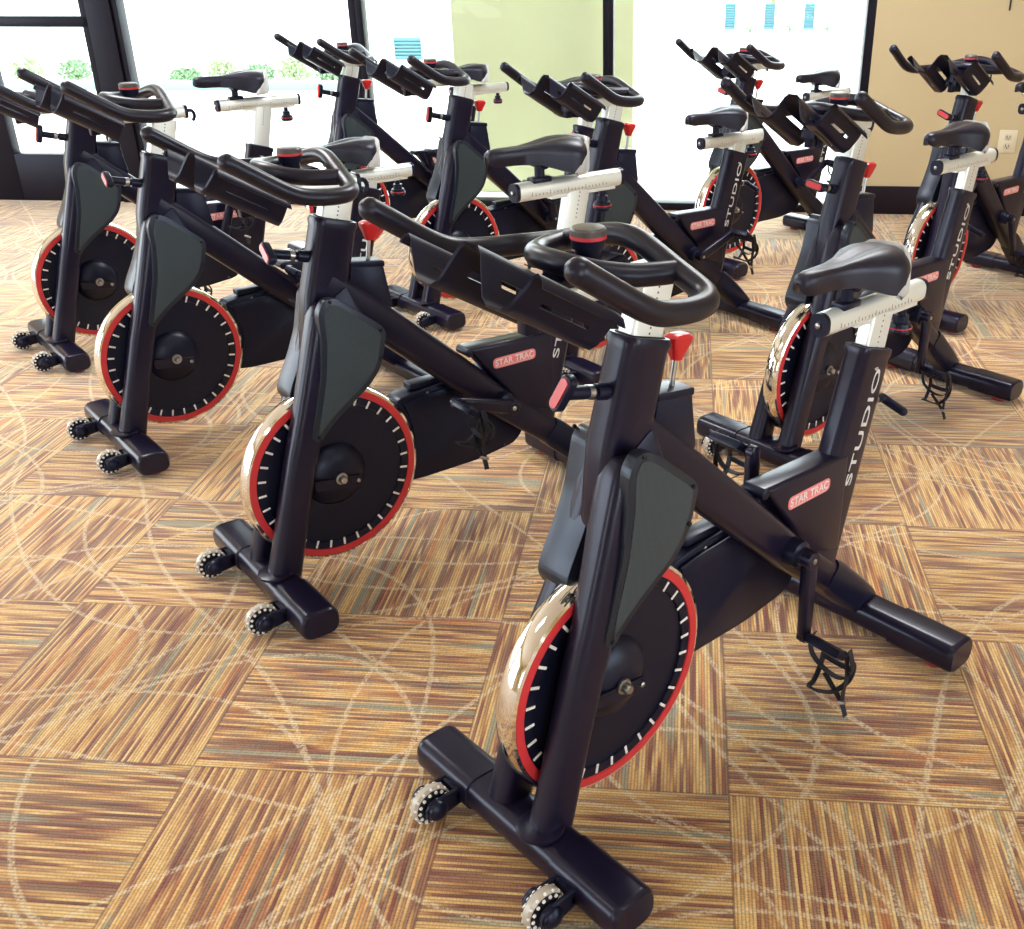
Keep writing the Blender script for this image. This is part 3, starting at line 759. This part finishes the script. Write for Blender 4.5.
# seat post, slider, saddle
sd = up_dir(-.24); sxn = Vector((sd.z, 0, -sd.x))
def on_post(z): return Vector((-.432-(z-.785)*.22, 0, z))
mb = MB(); mb.beam([(on_post(.55), .040, .019, sxn, Y), (on_post(.880), .040, .019, sxn, Y)], .008)
o = mb.build('seat_post', ALU, bike); parts_sp.append(o)
mb = MB()
for k in range(8): q = on_post(.80+k*.012); mb.lathe([(0, .0022), (.0006, .0022)], q+Vector((0, .0188, 0)), (0, 1, 0), 8)
mb.build('height_marks', TICK, o)
def Sx(mb, name, m, parent=None, **k):
    o = mb.build(name, m, parent or bike, **k)
    if parent is None: parts_s.append(o)
    return o
zs = .8945
mb = MB(); mb.beam([((-.255, 0, zs), .022, .0265, Y, Z), ((-.628, 0, zs), .022, .0255, Y, Z)], .019, 6)
mb.beam([((-.37, 0, zs-.026), .014, .006, Y, Z), ((-.61, 0, zs-.026), .014, .006, Y, Z)], .003)
ss = Sx(mb, 'seat_slider', ALU)
for x in (-.249, -.634):
    mb = MB(); mb.beam([((x-.006, 0, zs), .0225, .026, Y, Z), ((x+.006, 0, zs), .0225, .026, Y, Z)], .019, 6)
    P(mb, 'end_cap', PLAST, ss)
mb = MB(); mb.lathe([(0, .007), (.004, .007), (.006, .004)], (-.243, 0, zs), (1, 0, 0), 12); P(mb, 'end_bolt', STEEL, ss)
mb = MB()
for k in range(22):
    x = -.295-k*.013; mb.box(x-.0006, x+.0006, .0215, .0224, zs-.012, zs-(.006 if k % 5 else .001))
tk = P(mb, 'ruler_marks', TICK, ss); tk['kind'] = 'stuff'
mb = MB(); mb.lathe([(0, .010), (-.022, .010), (-.022, .017), (-.050, .018)], (-.570, 0, zs-.026), (0, 0, 1), 20)
kb = Sx(mb, 'slider_knob', PLAST)
mb = MB(); mb.lathe([(-.050, .027), (-.058, .0285), (-.066, .024)], (-.570, 0, zs-.026), (0, 0, 1), 24); mb.lathe([(-.040, .024), (-.050, .027)], (-.570, 0, zs-.026), (0, 0, 1), 24); P(mb, 'knob_grip', PLAST, kb)
mb = MB(); mb.lathe([(-.0495, .0287), (-.0525, .0287)], (-.570, 0, zs-.026), (0, 0, 1), 24); P(mb, 'red_band', RED, kb)
# saddle clamp and rails
mb = MB()
mb.box(-.370, -.305, -.018, .018, zs+.020, zs+.036, .004)
mb.lathe([(0, .015), (.044, .015)], (-.338, 0, zs+.030), (0, 0, 1), 16)
mb.lathe([(-.034, .012), (-.030, .018), (.030, .018), (.034, .012)], (-.338, 0, zs+.078), (0, 1, 0), 20)
cl_ = Sx(mb, 'saddle_clamp', PLAST)
mb = MB()
for s in (1, -1):
    mb.tube([(-.215, s*.008, 1.000), (-.245, s*.018, zs+.088), (-.30, s*.022, zs+.078), (-.38, s*.022, zs+.078), (-.44, s*.034, zs+.088), (-.465, s*.04, .995)], .0038, 8, smooth=4)
P(mb, 'saddle_rails', STEEL, cl_)
# saddle
def saddle():
    mb = MB(); rings = []
    ST = [ # x, halfwidth, top z, side z, skirt z
        (-.158, .008, 1.006, 1.000, .992), (-.161, .015, 1.015, 1.002, .986), (-.170, .021, 1.021, 1.003, .980), (-.190, .0245, 1.024, 1.004, .977),
        (-.225, .0265, 1.026, 1.004, .977), (-.265, .031, 1.028, 1.003, .975), (-.305, .043, 1.031, 1.000, .970), (-.340, .062, 1.035, .995, .958),
        (-.370, .079, 1.038, .990, .946), (-.400, .089, 1.038, .984, .940), (-.424, .081, 1.036, .982, .944), (-.440, .066, 1.033, .982, .950), (-.450, .048, 1.029, .984, .958), (-.456, .028, 1.022, .988, .966)]
    for x, w_, zt, zs_, zk in ST:
        x = -.157+(x+.157)*1.10; w_ = w_*.98
        r = []; N = 24
        dip = .010*min(1, max(0, (-x-.21)/.08)) * (1 if x > -.44 else .4)
        for k in range(N+1):
            a_ = PI*k/N; y = w_*math.cos(a_)
            e = abs(math.sin(a_))**.75; z = zs_+(zt-zs_)*e - dip*math.exp(-(y/.018)**2)
            r.append(Vector((x, y, z)))
        r += [Vector((x, -w_*1.0, zk)), Vector((x, -w_*.8, zk-.002)), Vector((x, -w_*.3, zk+.012)), Vector((x, w_*.3, zk+.012)), Vector((x, w_*.8, zk-.002)), Vector((x, w_*1.0, zk))]
        rings.append(r)
    mb.loft(rings); return mb
sad = Sx(saddle(), 'saddle', SADDLE, angle=70)
# pale shell around the back of the saddle
mb = MB(); rings = []
path = []
for k in range(33):
    a_ = (-1+2*k/32)*math.radians(88)
    path.append((a_, -.402-.094*math.cos(a_), .0945*math.sin(a_)))
for a_, xb, yy in path:
    f_ = max(0, (abs(a_)/math.radians(88)-.35)/.65)
    zt = 1.034-.088*f_**1.25; zb = .938-.002*f_
    nx, ny = (-math.cos(a_), math.sin(a_)) if abs(a_) < PI/2 else (0, math.copysign(1, a_))
    def Q(off, z): return Vector((xb-nx*off, yy-ny*off, z))
    rings.append([Q(0, (zt+zb)/2), Q(.001, zt-.010), Q(.006, zt-.002), Q(.014, zt), Q(.016, zt-.006), Q(.014, zb+.002), Q(.005, zb), Q(.001, zb+.008)])
mb.loft(rings); P(mb, 'rear_shell', SADGREY, sad, angle=60)
# seat pin at the back of the seat tube
sp_ = on_seat(.665)-hx*.058; pdir = Vector((-.99, 0, -.12)).normalized()
mb = MB(); mb.lathe([(0, .014), (.020, .014), (.020, .011), (.052, .011)], sp_, pdir, 18)
spn = P(mb, 'seat_pin', PLAST)
mb = MB(); mb.lathe([(0, .0125), (.010, .0125)], sp_+pdir*.022, pdir, 18); P(mb, 'pin_collar', STEEL, spn)
q = sp_+pdir*.052
mb = MB(); mb.tube([q-pdir*.004, q+pdir*.010, q+pdir*.018+Vector((0, .012, -.008)), q+pdir*.020+Vector((0, .055, -.022))], [.011]*20, 14, smooth=4, round_end=True); P(mb, 'pin_handle', PLAST, spn)
# bottom bracket
BBX, BBZ, CL = -.150, .380, .203
mb = MB(); mb.lathe([(-.088, .020), (-.085, .030), (-.05, .034), (.05, .034), (.064, .032), (.068, .022), (.078, .020)], (BBX, 0, BBZ), (0, 1, 0), 28); P(mb, 'bottom_bracket', PLAST)

def make_crank(s):
    """crank arm hanging straight down from its own origin, on side s"""
    mb = MB(); y0 = s*.088
    D = Vector((0, 0, -1))
    mb.beam([(Vector((0, y0, .016)), .014, .010, X, Y), (Vector((0, y0, -.01)), .0205, .013, X, Y), (Vector((0, y0+s*.002, -.09)), .0195, .013, X, Y), (Vector((0, y0+s*.004, -CL+.01)), .0175, .012, X, Y), (Vector((0, y0+s*.004, -CL-.013)), .0115, .010, X, Y)], .009)
    mb.lathe([(-.014, .020), (-.012, .0225), (.012, .0225), (.014, .020)], (0, y0, 0), (0, 1, 0), 22)
    mb.lathe([(-.010, .015), (-.009, .0165), (.009, .0165), (.010, .015)], (0, y0+s*.004, -CL), (0, 1, 0), 20)
    c = mb.build('crank', BLACK, bike)
    mb = MB(); mb.lathe([(0, .007), (.002, .007), (.003, .004)], (0, y0+s*.0135, 0), (0, s, 0), 14); P(mb, 'crank_bolt', STEEL, c)
    return c
def make_pedal(s, style=0):
    """pedal whose own origin is the pedal spindle at the crank; cage hangs below"""
    mb = MB()
    y0, y1 = sorted((s*.016, s*.110)); yc = (y0+y1)/2
    RT = Matrix.Rotation(math.radians(-36), 4, 'Y')
    mb.lathe([(0, .006), (.018, .006)], (0, 0, 0), (0, s, 0), 12)
    mb.box(-.034, -.022, y0, y1, -.011, .010, .004, RT); mb.box(.022, .034, y0, y1, -.011, .010, .004, RT)
    mb.box(-.034, .034, y0, y0+.010, -.010, .010, .003, RT); mb.box(-.034, .034, y1-.010, y1, -.010, .010, .003, RT)
    mb.tube([(0, s*.014, 0), (0, s*.108, 0)], .012, 14)
    for q in (-.024, 0, .024): mb.box(-.026, .026, yc+q-.004, yc+q+.004, -.008, .009, .002, RT)
    p_ = mb.build('pedal', PLAST, bike)
    def ribbon(mb_, path, w_=.006, th=.0012, wd=Vector((1, 0, 0))):
        pp = spline([Vector(q) for q in path], 5); rings = []
        for i, c in enumerate(pp):
            t_ = (pp[min(i+1, len(pp)-1)]-pp[max(i-1, 0)]).normalized()
            xx = wd - t_*t_.dot(wd); xx.normalize(); nn = t_.cross(xx)
            rings.append([c+xx*w_+nn*th, c-xx*w_+nn*th, c-xx*w_-nn*th, c+xx*w_-nn*th])
        mb_.loft(rings)
    def grow(mb_, cage=False):
        for v in mb_.bm.verts: v.co.z *= 1.22 if v.co.z > -.1 and cage else 1.0; v.co.x *= 1.15
    # toe cage hanging below the tipped pedal
    mb = MB()
    for d_ in (-1, 1):
        yo = yc+d_*.036
        ribbon(mb, [(-.028, yo, -.018), (-.046, yo+d_*.006, -.045), (-.036, yo+d_*.004, -.076), (-.002, yo-d_*.008, -.090), (.032, yc+d_*.014, -.078), (.040, yc, -.074)], .0055, .0022, Y)
    ribbon(mb, [(-.045, yc-.042, -.055), (-.048, yc, -.060), (-.045, yc+.042, -.055)], .0055, .0022, Vector((0, 0, 1)))
    grow(mb, True)
    P(mb, 'toe_cage', STRAP, p_, angle=60)
    mb = MB()
    ribbon(mb, [(-.012, yc-s*.046, .012), (-.016, yc-s*.060, -.020), (-.020, yc-s*.050, -.060), (-.022, yc-s*.010, -.084), (-.020, yc+s*.034, -.080), (-.016, yc+s*.060, -.040), (-.012, yc+s*.050, .012)], .0062)
    ribbon(mb, [(-.010, yc+s*.046, -.006), (-.010, yc+s*.052, -.060), (-.010, yc+s*.048, -.100), (-.010, yc+s*.048, -.134)], .0062)
    ribbon(mb, [(-.016, yc-s*.012, -.086), (-.012, yc+s*.016, -.108), (-.010, yc+s*.046, -.136), (-.008, yc+s*.062, -.166)], .0062)
    grow(mb)
    P(mb, 'toe_strap', STRAP, p_, angle=60)
    mb = MB(); mb.lathe([(-.014, .0028), (-.010, .005), (.010, .005), (.014, .0028)], (-.010, yc+s*.048, -.136), (1, 0, .6), 10)
    grow(mb)
    P(mb, 'strap_buckle', STEEL, p_)
    return p_
cranks = {s: (make_crank(s), make_pedal(s)) for s in (1, -1)}

def children(o): return [c for c in KIDS.get(o.name, [])]
def index_kids():
    KIDS.clear()
    for o in bpy.data.objects:
        if o.parent: KIDS.setdefault(o.parent.name, []).append(o)
KIDS = {}; index_kids()
def copy_tree(o, parent, cmap):
    c = o.copy(); COL.objects.link(c); c.parent = parent; cmap[o.name] = c
    for ch in children(o): copy_tree(ch, c, cmap)
    return c
BIKES = [  # x, y, yaw, bar height, bar reach, seat height, seat fore-aft, crank angle (deg from down, + forward), pedal tilt, label
 (.2938, 1.9590, 3.8908, .0215, .0510, -0.0073, 0.0149, 0, 0, 'nearest black exercise bike, in the right foreground, its left pedal hanging straight down'),
 (-.4416, 2.8465, 3.8231, -.0041, .0149, 0.0895, 0.0184, 109, 0, 'black exercise bike directly left of the nearest one, its left crank level and pointing forward'),
 (-1.2397, 3.7909, 3.8345, .041, -.0048, -0.0611, -0.0148, 150, 0, 'third black exercise bike from the right in the front row, with a low saddle'),
 (-1.9306, 4.7594, 3.8288, -.055, .02, 0.0867, 0.0062, 200, 0, 'leftmost black exercise bike, by the glass door, saddle raised high on a silver post'),
 (-1.1256, 6.1963, 3.8401, -.0132, -.0556, -0.0224, -0.09, 160, 0, 'far black exercise bike in front of the slim mullion left of the olive pillar'),
 (-.4133, 5.3022, 3.8500, -.0125, .0779, 0, 0, 170, 0, 'black exercise bike in front of the left edge of the olive pillar outside'),
 (.2746, 4.5546, 3.8359, -.0123, .0047, -0.0453, 0.0327, -112, 0, 'black exercise bike in front of the right edge of the olive pillar, pedal up behind'),
 (1.0151, 6.1520, 3.8600, -.0411, -.062, -0.0474, 0.0279, -120, 0, 'small distant black exercise bike against the bright right window, below the slatted screens'),
 (1.0390, 3.6741, 3.8809, .0235, .0306, 0.0073, 0.029, 4, 0, 'black exercise bike directly behind the nearest one, saddle in front of the tan wall'),
 (1.9090, 5.2502, 3.8858, -.0059, -.0585, 0, 0, -20, 0, 'black exercise bike at the right edge, cut off by the frame, beside the wall outlet'),
]
for i, (x, y, yaw, hh, hf, sh, sf, ca, pt, lab) in enumerate(BIKES):
    cmap = {}
    if i == 0:
        root = bike
        for o in bpy.data.objects: cmap[o.name] = o
    else:
        root = copy_tree(bike, None, cmap)
    todo.append((root, cmap, i)) if 'todo' in globals() else globals().__setitem__('todo', [(root, cmap, i)])
for root, cmap, i in todo:
    x, y, yaw, hh, hf, sh, sf, ca, pt, lab = BIKES[i]
    root.location = (x, y, 0); root.rotation_euler = (0, 0, yaw)
    tag(root, lab, 'exercise bike', 'exercise bikes in rows on the carpet')
    for o in parts_h: cmap[o.name].location = (hf-.299*hh, 0, hh)
    for o in parts_hp: cmap[o.name].location = (-.28*hh, 0, hh)
    for o in parts_s: cmap[o.name].location = (sf-.22*sh, 0, sh)
    for o in parts_sp: cmap[o.name].location = (-.22*sh, 0, sh)
    for o in (pin_h, pin_r):
        cmap[o.name].rotation_mode = 'QUATERNION'
        cmap[o.name].rotation_quaternion = Matrix.Rotation(math.radians((-24, 62, 66, 0, 10, 5, 20, 78, 82, 70)[i]), 3, pd).to_quaternion()
    for s, (c, p_) in cranks.items():
        a_ = math.radians(ca + (0 if s > 0 else 180))
        c2, p2 = cmap[c.name], cmap[p_.name]
        c2.location = (BBX, 0, BBZ); c2.rotation_euler = (0, -a_, 0)
        p2.location = (BBX+CL*math.sin(a_), s*.096, BBZ-CL*math.cos(a_)); p2.rotation_euler = (0, math.radians(pt), 0)
